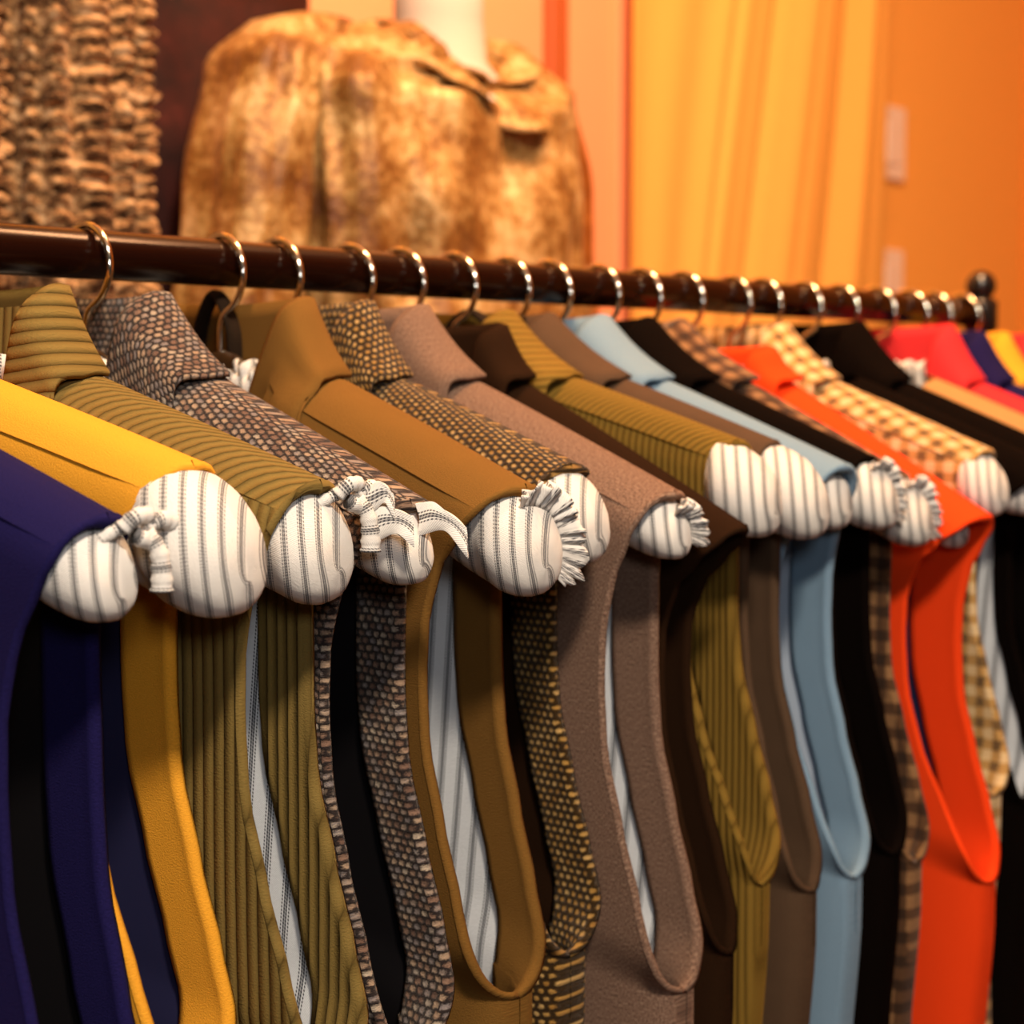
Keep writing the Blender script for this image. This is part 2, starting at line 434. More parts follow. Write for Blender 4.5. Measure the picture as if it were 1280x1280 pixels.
RIB_ANG = radians(35)
def build_coat(i, name_label, cat_group, hx, psi, qs, eo, zt, za, mat, lining, prev, nxt, opts):
    c = Coat(i, hx, psi, qs, eo, zt, za, mat, lining, prev, nxt, opts)
    root = empty('waistcoat', (hx, YR, ZH), psi, name_label, 'waistcoat', cat_group)
    rows = c.rows()
    NC = 22
    cols = [(k / NC) ** 1.3 for k in range(NC + 1)]
    mt = M[mat]; ml = M[lining]
    def panel(side, r0, mb, r1=None):
        P, U = [], []
        for r in rows[r0:r1]:
            pr = [c.pt(r, side, 1, a) for a in cols] + [c.pt(r, side, -1, a) for a in cols[-2::-1]]
            P.append(pr); U.append([(-p[1], p[2]) for p in pr])
        mb.grid(P, U, flip=side > 0)
    f = MB(); panel(-1, 3, f); f.build('front_panel', mt, root)
    bk = MB(); panel(1, 0, bk)
    for sg in (1, -1):                            # yoke: the back panel folds over the ridge down to the front shoulder seam
        P, U = [], []
        for kk, r in enumerate(rows[:5]):
            pr = []; 
            for a in [k / 14 for k in range(15)]:
                dist = a * (qs - QN - 0.014)
                p = c.pt(r, -1, sg, dist=dist, off=0.0)
                tp = smooth(a * 5) * smooth((1 - a) * 4)
                if kk == 4: p = (p[0] - 0.0013 * tp, p[1], p[2])
                elif kk: p = (p[0] - 0.0010 * tp, p[1], p[2] + 0.0006 * tp)
                pr.append(p)
            P.append(pr)
            w_ = (4 - kk) * 0.0065
            U.append([(abs(p[1]) - 0.7 * w_ + 0.4, w_ + abs(p[1]) * 0.3) for p in pr])
        bk.grid(P, U, flip=sg > 0)
    bk.build('back_panel', mt, root)
    # armhole facings, turned to the inside, with a rolled rim
    ia = c.iarm; fw = opts.get('fw', 0.026)
    for sg in (1, -1):
        fb = MB()
        for side in (-1, 1):
            P, U = [], []
            for k, r in enumerate(rows[:ia + 4]):
                opn = r[1]
                o_ = c.pt(r, side, sg, dist=0.0); i_ = c.pt(r, side, sg, dist=0.0, off=0.0062)
                push = 0.0022
                mid = [(o_[j] + i_[j]) / 2 for j in range(3)]
                lift = smooth((1 - opn) * 1.2) * push if k <= ia else 0
                mid = (mid[0], mid[1] - sg * push * (0.4 + 0.6 * opn), mid[2] + lift)
                o2 = (o_[0] + side * 0.0004 * opn, o_[1] - sg * 0.0006, o_[2])
                pr = [o_, o2, mid, i_] + [c.pt(r, side, sg, dist=d, off=0.0056) for d in [fw * k_ for k_ in (0.1, 0.27, 0.46, 0.66, 0.85, 0.985)]]
                last = c.pt(r, side, sg, dist=fw, off=0.0030); pr.append(last)
                P.append(pr); U.append([(-p[1] + (0.3 if side > 0 else 0), p[2]) for p in pr])
            fb.grid(P, U, flip=(side * sg) > 0)
        fb.build('armhole_facing', mt, root)
    # lining
    ln = MB()
    for side in (-1, 1):
        P, U = [], []
        for r in rows[5:]:
            d0 = fw * 0.65 * min(1, r[1] * 1.2)
            E_ = c.E(c.ztop(qs) - r[0], side)
            ds = [d0 + (E_ - d0) * a ** 1.2 for a in [k / 16 for k in range(17)]]
            pr = [c.pt(r, side, 1, dist=d, off=0.0030) for d in ds] + [c.pt(r, side, -1, dist=d, off=0.0030) for d in ds[-2::-1]]
            P.append(pr); U.append([(-p[1] - 0.10 * p[2], p[2]) for p in pr])
        ln.grid(P, U, flip=side < 0)
    ln.build('lining', ml, root)
    # collar
    cl = collar(c, root, mt, opts) if opts.get('collar', True) else None
    if opts.get('loop'):
        q0, q1, z0, z1 = opts['loop']; hx_ = c.H(1, 0) * 0.35
        qm = (q0 + q1) / 2
        sp = spline([(hx_, -q0, z0 - ZH), (hx_, -(q0 - .002), (z0 * .4 + z1 * .6) - ZH), (hx_, -qm, z1 - ZH), (hx_, -(q1 + .002), (z0 * .4 + z1 * .6) - ZH), (hx_, -q1, z0 - ZH)], 8)
        P, U = [], []
        for k, p in enumerate(sp):
            T = (sp[min(k + 1, len(sp) - 1)] - sp[max(k - 1, 0)]).normalized()
            nn = Vector((0, -T.z, T.y)); row = []
            for a in range(10):
                an = 2 * pi * a / 10
                row.append(p + nn * 0.0022 * cos(an) + Vector((1, 0, 0)) * 0.0048 * sin(an) + Vector((0.003 * sin(k * .2), 0, 0)))
            P.append(row); U.append([(k * .003, a * .001) for a in range(10)])
        lb = MB(); lb.grid(P, U, close=True); lb.build('hanging_loop', M['strap'], cl)
    return root, c

def collar(c, root, mt, opts):
    HA, HB = c.H(-1, 0.06), c.H(1, 0.06)
    hA, hB = min(HA, 0.022), min(HB, 0.022)
    ck = opts.get('ck', 1.0); zc = 1.412 - ZH
    up = opts.get('cup', 0.030)
    #        fold line point            inner base offset         outer leaf offset
    cq = opts.get('cq', 1.0); oA = -hA - 0.0022
    if opts.get('lapel'):
        S = [((oA, 0.016, -0.150), (0.006, -0.004, -0.010), (-0.001, 0.040, -0.004)),
             ((oA, 0.034, -0.085), (0.006, -0.006, -0.012), (-0.001, 0.052, -0.012)),
             ((oA * .98, 0.052, -0.028), (0.008, -0.010, -0.022), (-0.0035, 0.054, -0.020)),
             ((oA * .62, 0.066, up * .60), (0.006, -0.006, -0.040), (-0.004, 0.040, -up * 0.6 - 0.012))]
    else:
        S = [((oA, 0.030, -0.150), (0.006, -0.004, -0.010), (-0.001, 0.040, -0.004)),
             ((oA, 0.052, -0.075), (0.006, -0.006, -0.012), (-0.001, 0.044, -0.012)),
             ((oA, 0.062, -0.022), (0.008, -0.010, -0.022), (-0.0012, 0.038, -0.016)),
             ((oA * .80, 0.067, up * .55), (0.006, -0.006, -0.040), (-0.004, 0.033, -up * 0.55 - 0.010))]
    S += [((oA * .25,     0.070, up), (0.000, -0.004, -up - .008), (0.000, 0.031, -up - 0.006)),
         ((hB * .50,  0.063, up + .003), (-0.002, -0.003, -up - .008), (0.004, 0.028, -up - 0.008)),
         ((hB * .80,  0.040, up + .002), (-0.003, 0.0, -up - .006), (hB * .15, 0.010, -up - 0.010)),
         ((hB * .82,  0.000, up + .001), (-0.003, 0.0, -up - .006), (hB * .15, 0.000, -up - 0.012))]
    S = [((a[0], a[1] * (cq if k > 1 else 1), a[2]), b_, (d[0], d[1] + a[1] * (1 - cq) * (1 if k > 1 and k < 7 else 0), d[2])) for k, (a, b_, d) in enumerate(S)]
    S2 = S + [((a[0], -a[1], a[2]), (b_[0], -b_[1], b_[2]), (d[0], -d[1], d[2])) for a, b_, d in S[-2::-1]]
    S2 = [((a[0], a[1], a[2] + zc), b_, d) for a, b_, d in S2]
    Fp = spline([a for a, b_, d in S2], 5); Bp = spline([b_ for a, b_, d in S2], 5); Lp = spline([d for a, b_, d in S2], 5)
    P, U = [], []; acc = 0
    for i, (F, B, Lf) in enumerate(zip(Fp, Bp, Lp)):
        if i: acc += (Fp[i] - Fp[i - 1]).length
        Lf = Lf * ck
        base = F + B; end = F + Lf
        pr = []; us = []
        # inner stand
        for k in range(4): pr.append(base.lerp(F, k / 3.6))
        # rolled fold
        outd = Vector((Lf.x, Lf.y, 0)); outd = outd.normalized() if outd.length > 1e-6 else Vector((0, 0, 0))
        pr.append(F + Vector((0, 0, 0.0012)))
        pr.append(F + outd * 0.0035 + Vector((0, 0, 0.0002)))
        for k in range(1, 7):
            t = k / 6
            p = F.lerp(end, t) + outd * 0.0035 * (1 - t) + Vector((0, 0, -0.0035 * sin(pi * t)))
            pr.append(p)
        pr.append(end + Vector((0, 0, -0.0015)) - outd * 0.0005)
        d = 0; prevp = None
        for p in pr:
            if prevp is not None: d += (p - prevp).length
            us.append((d, acc)); prevp = p
        # keep the leaf outside the shoulder surface
        q2 = []
        for j, p in enumerate(pr):
            q = p.y
            zmin = c.ztop(q) - ZH
            if j >= 5 and abs(q) > QN + 0.004 and abs(p.x) < 0.012 + 0.004:
                hh = c.H(-1 if p.x < 0 else 1, q)
                x = min(abs(p.x) / max(hh, .004), 1); surf = zmin - 0.024 * (1 - sqrt(max(0, 1 - x * x)))
                if p.x > -c.H(-1, q) * 0.35: p = Vector((p.x, p.y, max(p.z, surf + 0.0024 - 0.0014 * (j == len(pr) - 1))))
            if j >= 5 and abs(q) > QN and p.x <= -c.H(-1, q) * 0.35 and p.z < zmin:
                dr = min((zmin - p.z) / 0.024, 1); need = 0.95 * c.H(-1, q) * sqrt(1 - (1 - dr) ** 2) + 0.0028
                p = Vector((min(p.x, -need), p.y, p.z))
            q2.append((p.x, -p.y, p.z))
        P.append(q2); U.append([(u_[1], u_[0]) if j < 4 or not opts.get('zuv') else (q2[j][2] + 0.12 * q2[j][1], q2[j][1]) for j, u_ in enumerate(us)])
    mb = MB(); mb.grid(P, U)
    o = mb.build('collar', mt, root)
    sm = o.modifiers.new('Solidify', 'SOLIDIFY'); sm.thickness = 0.0022; sm.offset = 0
    return o

# ------------------------------------------------------------------ padded hangers
def hanger(i, c, label, opts):
    zt = c.zt; base = 1.335 - 0.03
    root = empty('padded_hanger', (c.hx, YR, base), c.psi, label, 'clothes hanger', 'padded hangers on the rail')
    def zc(q):
        a = abs(q)
        return zt + (1.404 - zt) * (1 - (a / L0) ** 1.2) if a < L0 else zt - (a - L0) * 0.42
    # wooden core neck + hook
    zr = ZR - base; R = 0.0205; cz = zr + 0.0125 - R + 0.0021 - 0.0001
    pts = []
    a0, a1 = radians(178), radians(-62)
    for k in range(25):
        a = a0 + (a1 - a0) * k / 24
        pts.append((0, -R * cos(a), cz + R * sin(a)))
    pts += [(0, -0.0035, cz - 0.0215), (0, -0.0005, cz - 0.027), (0, 0, cz - 0.034), (0, 0, 1.412 - base)]
    h = MB(); h.tube(spline(pts, 2), 0.0019, 10); h.build('hook', M['steel'], root)
    nb = MB(); ring = []
    for k in range(13):
        a = pi * k / 12; ring.append([(0.0075 * sin(a) * cos(2 * pi * j / 16), 0.024 * -cos(a) * 1.0 if False else 0.026 * sin(a) * sin(2 * pi * j / 16), 1.404 - base - 0.016 * cos(a)) for j in range(16)])
    nb.grid(ring, close=True); nb.build('hanger_neck', M['wood'], root)
    pr = c.pr; pe = opts.get('pe', 0.016)
    rx = min(pr * 0.98, (c.H(-1, L0) + c.H(1, L0)) / 2 + 0.0030)
    for sg in (1, -1):
        P, U = [], []
        Lend = L0 + pe; N = 44
        for k in range(N + 1):
            t = k / N
            # axis parameter, dense at the end
            q = Lend * sin(t * pi / 2) if False else Lend * (1 - (1 - t) ** 1.5)
            rend = 0.030
            g = 1.0 if q < Lend - rend else max(0, 1 - ((q - (Lend - rend)) / rend) ** 2.5) ** 0.45
            rb = 0.010 + (pr - 0.010) * smooth((q - 0.10) / 0.105)
            rbx = min(rb, rx + 0.0)
            lim_q = min(c.H(-1, sg * q), c.H(1, sg * q)) - 0.0025
            rbx = min(rbx, max(lim_q, 0.006)) * (1 - smooth((q - c.qs + 0.014) / 0.014)) + rbx * smooth((q - c.qs + 0.014) / 0.014)
            ring, uu = [], []
            n = 28
            for j in range(n):
                a = 2 * pi * j / n
                ca, sa = cos(a), sin(a)
                rz = rb * (1.0 if ca > 0 else 0.96)
                wv = 1 + 0.045 * mnoise.noise(Vector((q * 60, 2 * ca + i * 3.3, 2 * sa)))
                ring.append((rbx * g * wv * (abs(sa) ** 0.9) * (1 if sa > 0 else -1), -sg * q, zc(q) - base + rz * g * wv * ca - 0.006 * (1 - g) * 0.5))
                xx = ring[-1][0]
                uu.append((q + 0.8 * xx * sg + 0.002 * ca, (j if j <= n // 2 else n - j) / n * 2 * pi * rb))
            P.append(ring); U.append(uu)
        mb = MB(); mb.grid(P, U, close=True, flip=sg > 0)
        mb.build('padding', M['tick'], root)
    # gathered cover at the neck
    if opts.get('ruffle', True):
        P, U = [], []
        q0, q1 = opts.get('rq', (-0.03, 0.066)); nn = 90
        zz = opts.get('rz', (1.386, 1.412))
        for k in range(nn + 1):
            q = q0 + (q1 - q0) * k / nn
            row, uu = [], []
            for m in range(6):
                t = m / 5
                x = -0.003 + (0.0035 * t + 0.0012) * sin(k * 0.9 + 0.7 * sin(k * .37))
                row.append((x, -q + 0.0015 * t * sin(k * 1.7), zz[0] + (zz[1] - zz[0]) * t + 0.0035 * t * sin(k * 0.63 + i) - base))
                uu.append((k / nn * 0.20, t * 0.03))
            P.append(row); U.append(uu)
        mb = MB(); mb.grid(P, U); o = mb.build('ruffle', M['tick'], root)
        sm = o.modifiers.new('Solidify', 'SOLIDIFY'); sm.thickness = 0.0008
    # end trimming
    kind = opts.get('end')
    qe = max(c.qs + 0.004, L0 + pe - 0.012)
    def gfac(q):
        e = L0 + pe
        return 1.0 if q < e - 0.030 else max(0.0, 1 - ((q - (e - 0.030)) / 0.030) ** 2.5) ** 0.45
    def onpad(q, ang, r, up=0):               # ang 0 = top, + towards the back of the garment
        return Vector((r * sin(ang) * rx / pr, -q, zc(q) - base + r * cos(ang)))
    if kind == 'frill':
        P, U = [], []; nn = 120; a0_, a1_ = radians(opts.get('fa0', -18)), radians(opts.get('fa1', 128)); hgt = opts.get('fh', 0.0095)
        for k in range(nn + 1):
            t = k / nn; a = a0_ + (a1_ - a0_) * t
            row, uu = [], []
            env = smooth(t * 7) * smooth((1 - t) * 7)
            for m in range(6):
                s_ = m / 5
                r = pr * 0.95 * gfac(qe - 0.001) + (hgt * (0.45 + 0.55 * env) + 0.003) * s_ + 0.0012 * sin(k * 0.41 + 1) * s_
                wv = (0.0024 * sin(k * 0.55 + 1.6 * sin(k * 0.23)) + 0.0022 * mnoise.noise(Vector((k * 0.21, i, 0)))) * s_
                p = onpad(qe - 0.001 + wv + 0.004 * s_, a + 0.02 * sin(k * .9) * s_, r)
                row.append(p); uu.append((s_ * 0.004, t * 0.16))
            P.append(row); U.append(uu)
        mb = MB(); mb.grid(P, U); o = mb.build('frill', M['tick_tie'], root)
        sm = o.modifiers.new('Solidify', 'SOLIDIFY'); sm.thickness = 0.0009
    elif kind == 'knot':
        kq, ka = c.qs + 0.005, radians(opts.get('ka', 28))
        K = onpad(kq, ka, pr + 0.002)
        def roll(pts, r0, name='tie_tail', rs=None, n=10):
            m_ = MB(); sp = spline([K + Vector(p) * 0.8 for p in pts], 6)
            N_ = len(sp); rr = [(r0 if rs is None else rs[0] + (rs[1] - rs[0]) * k / (N_ - 1)) * 0.82 * (1 + 0.10 * sin(k * 1.9)) for k in range(N_)]
            m_.tube(sp, rr, n); return m_.build(name, M['tick'], root)
        roll([(-0.008, 0.001, 0.000), (-0.004, -0.003, 0.005), (0.004, -0.003, 0.005), (0.007, -0.001, -0.002), (0.002, -0.005, -0.006), (-0.005, -0.004, -0.003)], 0.0038, 'tie_knot')
        roll([(-0.004, 0.000, 0.002), (-0.010, 0.004, -0.001), (-0.017, 0.008, -0.006), (-0.021, 0.010, -0.013)], 0, rs=(0.0035, 0.0022))
        roll([(0.004, -0.002, 0.0), (0.011, -0.004, 0.003), (0.019, -0.004, 0.001), (0.024, -0.003, -0.005)], 0, rs=(0.0034, 0.0052))
        roll([(0.002, -0.004, -0.002), (0.005, -0.008, -0.010), (0.006, -0.009, -0.020), (0.006, -0.009, -0.029)], 0, rs=(0.0036, 0.0052))
        if opts.get('flap'):
            flap(root, K + Vector((0.004, -0.004, 0.004)), (0.004, 0.009, 0.013), (0.000, 0.001, -0.004), 0.010)
            flap(root, K + Vector((0.006, -0.007, -0.006)), (0.005, 0.011, 0.017), (0.001, 0.000, -0.003), 0.012)
    elif kind == 'flap':
        K = onpad(c.qs + 0.003, radians(5), pr + 0.002)
        flap(root, K, (0.007, 0.014, 0.021), (0.001, -0.003, -0.010), 0.012)
    return root

def flap(root, K, run, rise, wd):
    """a short folded end of cloth standing off the pad's outer end"""
    P, U = [], []; R_ = Vector((0.67, -0.74, 0))
    sp = spline([K] + [K + R_ * r + Vector((0, 0, z)) for r, z in zip(run, rise)], 8); acc = 0
    for k, p in enumerate(sp):
        if k: acc += (p - sp[k - 1]).length
        row, uu = [], []
        for m in range(7):
            s_ = m / 6
            row.append(p + Vector((0.0012 * sin(s_ * 5 + k * .3), 0.0012 * cos(s_ * 4), -wd * s_ - 0.0015 * sin(k * 0.25 + 1) * s_)))
            uu.append((acc, s_ * wd))
        P.append(row); U.append(uu)
    mb = MB(); mb.grid(P, U); o = mb.build('tie_flap', M['tick_tie'], root)
    sm = o.modifiers.new('Solidify', 'SOLIDIFY'); sm.thickness = 0.0024
    bv = o.modifiers.new('Bevel', 'BEVEL'); bv.width = 0.0007; bv.segments = 2

# rows of the rack: hook x, tip x, shoulder end q, edge offset, pad z, armpit z, cloth, lining, label, hanger label, options
C_ = [
 (0.320, 0.364, 0.229, 0.204, 1.336, 1.085, 'navy', 'blacksatin', 'navy blue wool waistcoat with black lining, nearest at the left edge', 'padded hanger whose knotted striped end pokes from the navy blue waistcoat', dict(qa=0.198, pr=0.0205, pe=0.017, end='knot', ruffle=False)),
 (0.375, 0.412, 0.217, 0.184, 1.342, 1.128, 'yellow', 'navysatin', 'mustard yellow wool waistcoat second in the row beside the navy one', 'padded hanger with the largest plain striped end, in the mustard yellow waistcoat', dict(qa=0.176, pr=0.027, pe=0.025, ruffle=False)),
 (0.433, 0.469, 0.224, 0.202, 1.336, 1.122, 'olivecord', 'tick_lining', 'olive wide-wale corduroy waistcoat with striped lining behind the mustard one', 'padded hanger with knotted tie and loose tails, in the wide-wale olive corduroy waistcoat', dict(zuv=1, cq=1.08, pr=0.026, pe=0.014, end='knot', flap=True)),
 (0.512, 0.516, 0.225, 0.193, 1.334, 1.115, 'tweed', 'blacksatin', 'chunky brown grey basket-weave tweed waistcoat behind the olive corduroy one', 'padded hanger with a folded striped flap on its end, in the basket-weave tweed waistcoat', dict(cq=0.78, pr=0.019, pe=0.013, end='flap')),
 (0.597, 0.585, 0.229, 0.192, 1.333, 1.122, 'tan', 'tick_lining', 'tan smooth suede-like waistcoat with striped lining in its open armhole', 'padded hanger with wide gathered frill round its end, in the tan waistcoat', dict(lapel=1, pr=0.025, pe=0.023, end='frill', loop=(-0.03, 0.004, 1.405, 1.451))),
 (0.636, 0.632, 0.215, 0.182, 1.337, 1.128, 'goldtweed', 'darkbrown', 'dark brown waistcoat with gold dotted weave behind the tan one', 'padded hanger with plain round striped end, in the gold dotted waistcoat', dict(pr=0.023, pe=0.013)),
 (0.689, 0.694, 0.229, 0.205, 1.333, 1.102, 'heather', 'tick_lining', 'fuzzy heather grey-brown wool waistcoat with stripes showing in its armhole', 'padded hanger with small end frill, in the heather grey-brown waistcoat', dict(cq=0.8, pr=0.018, pe=0.017, end='frill', fh=0.005, fa1=110, loop=(0.004, 0.022, 1.402, 1.436))),
 (0.729, 0.740, 0.239, 0.2, 1.322, 1.105, 'darkbrown', 'navysatin', 'very dark brown plain waistcoat whose shoulder hides its hanger end', 'padded hanger hidden inside the very dark brown waistcoat', dict(cq=1.12, cup=0.02, pr=0.016, pe=-0.012, back=1.0)),
 (0.775, 0.768, 0.215, 0.2, 1.345, 1.140, 'cordfine', 'tick_lining', 'golden olive fine corduroy waistcoat behind the very dark brown one', 'padded hanger with plain striped end, in the golden olive fine corduroy waistcoat', dict(fw=0.034, zuv=1, qa=0.190, ga=0.55, cq=0.6, pr=0.024, pe=0.02, loop=(-0.016, 0.03, 1.412, 1.446))),
 (0.823, 0.818, 0.205, 0.2005, 1.34, 1.128, 'suede', 'blacksatin', 'mid brown suede-like waistcoat between the fine corduroy and pale blue ones', 'padded hanger with plain striped end overlapping its left neighbour, in the mid brown waistcoat', dict(cq=0.5, pr=0.024, pe=0.018)),
 (0.863, 0.855, 0.227, 0.205, 1.337, 1.126, 'blue', 'bluesatin', 'pale blue wool waistcoat in the middle of the row', 'padded hanger tucked under the shoulder of the pale blue waistcoat', dict(ga=0.62, qa=0.195, cq=0.62, back=1.0, pr=0.021, pe=0.01, loop=(-0.005, 0.02, 1.405, 1.432))),
 (0.913, 0.903, 0.214, 0.203, 1.335, 1.132, 'black', 'blacksatin', 'black waistcoat between the pale blue and brown plaid ones', 'padded hanger with frilled end, in the black waistcoat next to pale blue', dict(cq=0.6, fh=0.005, pr=0.021, pe=0.012, end='frill')),
 (0.958, 0.946, 0.212, 0.193, 1.322, 1.115, 'plaid', 'blacksatin', 'brown and black plaid waistcoat mostly hidden by the bright red-orange one', 'padded hanger with crumpled frilled end, in the brown plaid waistcoat', dict(cq=0.5, fh=0.006, pr=0.021, pe=0.011, end='frill')),
 (1.006, 0.999, 0.241, 0.216, 1.314, 1.095, 'red', 'navysatin', 'bright red-orange felt waistcoat with navy lining', 'padded hanger seen inside the armhole of the bright red-orange waistcoat', dict(fw=0.036, ga=0.60, qa=0.199, cup=0.012, cq=1.1, back=1.0, pr=0.018, pe=0.008)),
 (1.066, 1.037, 0.222, 0.2, 1.338, 1.140, 'cream', 'blacksatin', 'cream and brown checked waistcoat behind the red-orange one', 'padded hanger with plain striped end, in the cream checked waistcoat', dict(cq=0.7, pr=0.022, pe=0.016)),
 (1.105, 1.086, 0.243, 0.2, 1.335, 1.12, 'black', 'tick_lining', 'black waistcoat with striped lining directly behind the cream checked one', 'padded hanger in the black waistcoat directly behind the cream checked one', dict(collar=False, rq=(0.012, 0.068), rz=(1.390, 1.417), fw=0.010, pr=0.021, pe=0.014)),
 (1.160, 1.142, 0.243, 0.2, 1.335, 1.12, 'black', 'blacksatin', 'black waistcoat with tall pointed collar in front of the camel one', 'padded hanger in the black waistcoat with tall pointed collar', dict(cq=0.75, pr=0.021, pe=0.014, cup=0.034)),
 (1.212, 1.198, 0.222, 0.2, 1.335, 1.12, 'camel', 'blacksatin', 'camel brown waistcoat seen as a thin edge before the crimson one', 'padded hanger in the camel brown waistcoat', dict(collar=False, rq=(0.015, 0.085), rz=(1.392, 1.418), pr=0.021, pe=0.014)),
 (1.270, 1.258, 0.222, 0.2, 1.335, 1.12, 'crimson', 'blacksatin', 'crimson red waistcoat with upright collar near the far end', 'padded hanger in the crimson waistcoat with upright collar', dict(pr=0.021, pe=0.014, cup=0.034)),
 (1.322, 1.312, 0.222, 0.2, 1.335, 1.12, 'navy', 'blacksatin', 'dark navy waistcoat near the far end, behind the crimson one', 'padded hanger in the far dark navy waistcoat', dict(pr=0.021, pe=0.014)),
 (1.363, 1.352, 0.222, 0.2, 1.335, 1.12, 'yellow', 'blacksatin', 'yellow waistcoat at the far end, behind the dark navy one', 'padded hanger in the far yellow waistcoat', dict(pr=0.021, pe=0.014)),
 (1.413, 1.402, 0.222, 0.2, 1.335, 1.12, 'crimson', 'blacksatin', 'red waistcoat last on the rail, beside the end post', 'padded hanger last on the rail, beside the end post', dict(pr=0.021, pe=0.014)),
]
GEO = [(r[0], math.asin(max(-1, min(1, (r[1] - r[0]) / L0))), r[10].get('ga', 0.5)) for r in C_]
for i, r in enumerate(C_):
    prev = GEO[i - 1] if i else (r[0] - 0.055, GEO[0][1])
    nxt = GEO[i + 1] if i + 1 < len(C_) else (r[0] + 0.045, GEO[i][1])
    root, c = build_coat(i, r[8], 'waistcoats hanging on the rail', GEO[i][0], GEO[i][1], r[2], r[3], r[4], r[5], r[6], r[7], prev, nxt, r[10])
    hg = hanger(i, c, r[9], r[10])

# ------------------------------------------------------------------ background garments
M['knit'] = None
def knit_mat():
    t = NT('marled_knit'); v, x, y = t.uv()
    n1 = t.noise(v, 95, 3, 0.65); n2 = t.noise(v, 420, 2, 0.6)
    f = t.op('ADD', t.op('MULTIPLY', n1, 0.7), t.op('MULTIPLY', n2, 0.3))
    col = t.ramp(f, [(0.36, (0.02, 0.010, 0.006)), (0.46, (0.13, 0.06, 0.025)), (0.54, (0.42, 0.23, 0.10)), (0.64, (0.62, 0.41, 0.23))])
    return t.out(col, 0.95, t.bump(n2, 0.002), 0.2, (1, .8, .6), spec=0.1)
M['knit'] = knit_mat()
def knit_tube(name, root, cx, cy, rx, ry, z0, z1, phase=0, taper=None):
    P, U = [], []
    dz = 0.0020; nz = int((z1 - z0) / dz); na = int(2 * pi * (rx + ry) / 2 / 0.0024)
    per = 2 * pi * (rx + ry) / 2; nst = round(per / 0.020)
    for i in range(nz + 1):
        z = z0 + (z1 - z0) * i / nz
        s_ = taper(z) if taper else (1, 0)
        row, uu = [], []
        for j in range(na):
            a = 2 * pi * j / na
            f = a / (2 * pi) * nst
            fr = f - math.floor(f)
            rib = abs(sin(pi * f)) ** 0.8
            v_ = (z / 0.0115 + 0.9 * abs(fr - 0.5) + 0.5 * mnoise.noise(Vector((f * 1.3, z * 45, phase))))
            st = abs(sin(pi * v_)) ** 0.8
            big = 0.5 + 0.5 * sin(2 * pi * f / 3 + phase)
            d = 0.013 * rib * (0.25 + 0.75 * st) + 0.005 * mnoise.noise(Vector((f * 1.5, z * 90, phase + 5))) - 0.006 * big ** 3
            ca, sa = cos(a), sin(a)
            e = 0.75
            x = cx + s_[1] + (rx * s_[0] + d) * math.copysign(abs(ca) ** e, ca); y = cy + (ry * s_[0] + d) * math.copysign(abs(sa) ** e, sa)
            row.append((x, y, z)); uu.append((f * 0.020, z))
        P.append(row); U.append(uu)
    mb = MB(); mb.grid(P, U, close=True)
    return mb.build(name, M['knit'], root)

kn = empty('knit_cardigan', (0.588, 1.10, 1.10), 0, 'chunky marled beige and brown knitted cardigan hanging behind the rail at far left', 'cardigan')
knit_tube('body', kn, -0.075, 0.0, 0.155, 0.055, 0.02, 0.72, 0, lambda z: (1.0 - 0.6 * smooth((z - 0.60) / 0.12), 0))
knit_tube('sleeve', kn, 0.146, 0.015, 0.062, 0.052, 0.25, 0.70, 3, lambda z: (1.0 - 0.5 * smooth((z - 0.60) / 0.10), -0.05 * smooth((z - 0.58) / 0.12)))
knit_tube('sleeve', kn, -0.295, 0.015, 0.062, 0.052, 0.25, 0.70, 4, lambda z: (1.0 - 0.5 * smooth((z - 0.60) / 0.10), 0.05 * smooth((z - 0.58) / 0.12)))

def cloth_tube(name, root, mat, rings, n=64, amp=0.0, freq=9, seed=0, fold=0.0, neckdip=0.0):
    """rings: (z, cx, cy, rx, ry) list; soft vertical folds"""
    zs = [r[0] for r in rings]; P, U = [], []
    N = 60
    for i in range(N + 1):
        z = zs[0] + (zs[-1] - zs[0]) * i / N
        cx, cy, rx, ry = [interp(zs, [r[k] for r in rings], z) for k in (1, 2, 3, 4)]
        row, uu = [], []
        for j in range(n):
            a = 2 * pi * j / n; ca, sa = cos(a), sin(a); e = 0.8
            nn = mnoise.noise(Vector((ca * freq * .35 + seed, sa * freq * .35, z * 1.6))) + 0.5 * mnoise.noise(Vector((ca * freq + seed, sa * freq, z * 3)))
            nn += 0.55 * mnoise.noise(Vector((ca * 3 + seed * 2, sa * 3, z * 14)))
            d = amp * nn * min(1, min(rx, ry) / 0.06) + fold * sin(a * 7 + 5 * mnoise.noise(Vector((seed, z * 3, ca)))) * min(1, rx / 0.1)
            dip = neckdip * max(0, -sa) ** 3 * smooth((i / N - 0.86) / 0.14)
            row.append((cx + (rx + d) * math.copysign(abs(ca) ** e, ca), cy + (ry + d) * math.copysign(abs(sa) ** e, sa), z - dip)); uu.append((a * 0.1, z))
        P.append(row); U.append(uu)
    mb = MB(); mb.grid(P, U, close=True); b0 = 0
    mb.F.append(tuple(range(n))[::-1]); mb.F.append(tuple(N * n + k for k in range(n)))
    return mb.build(name, mat, root)

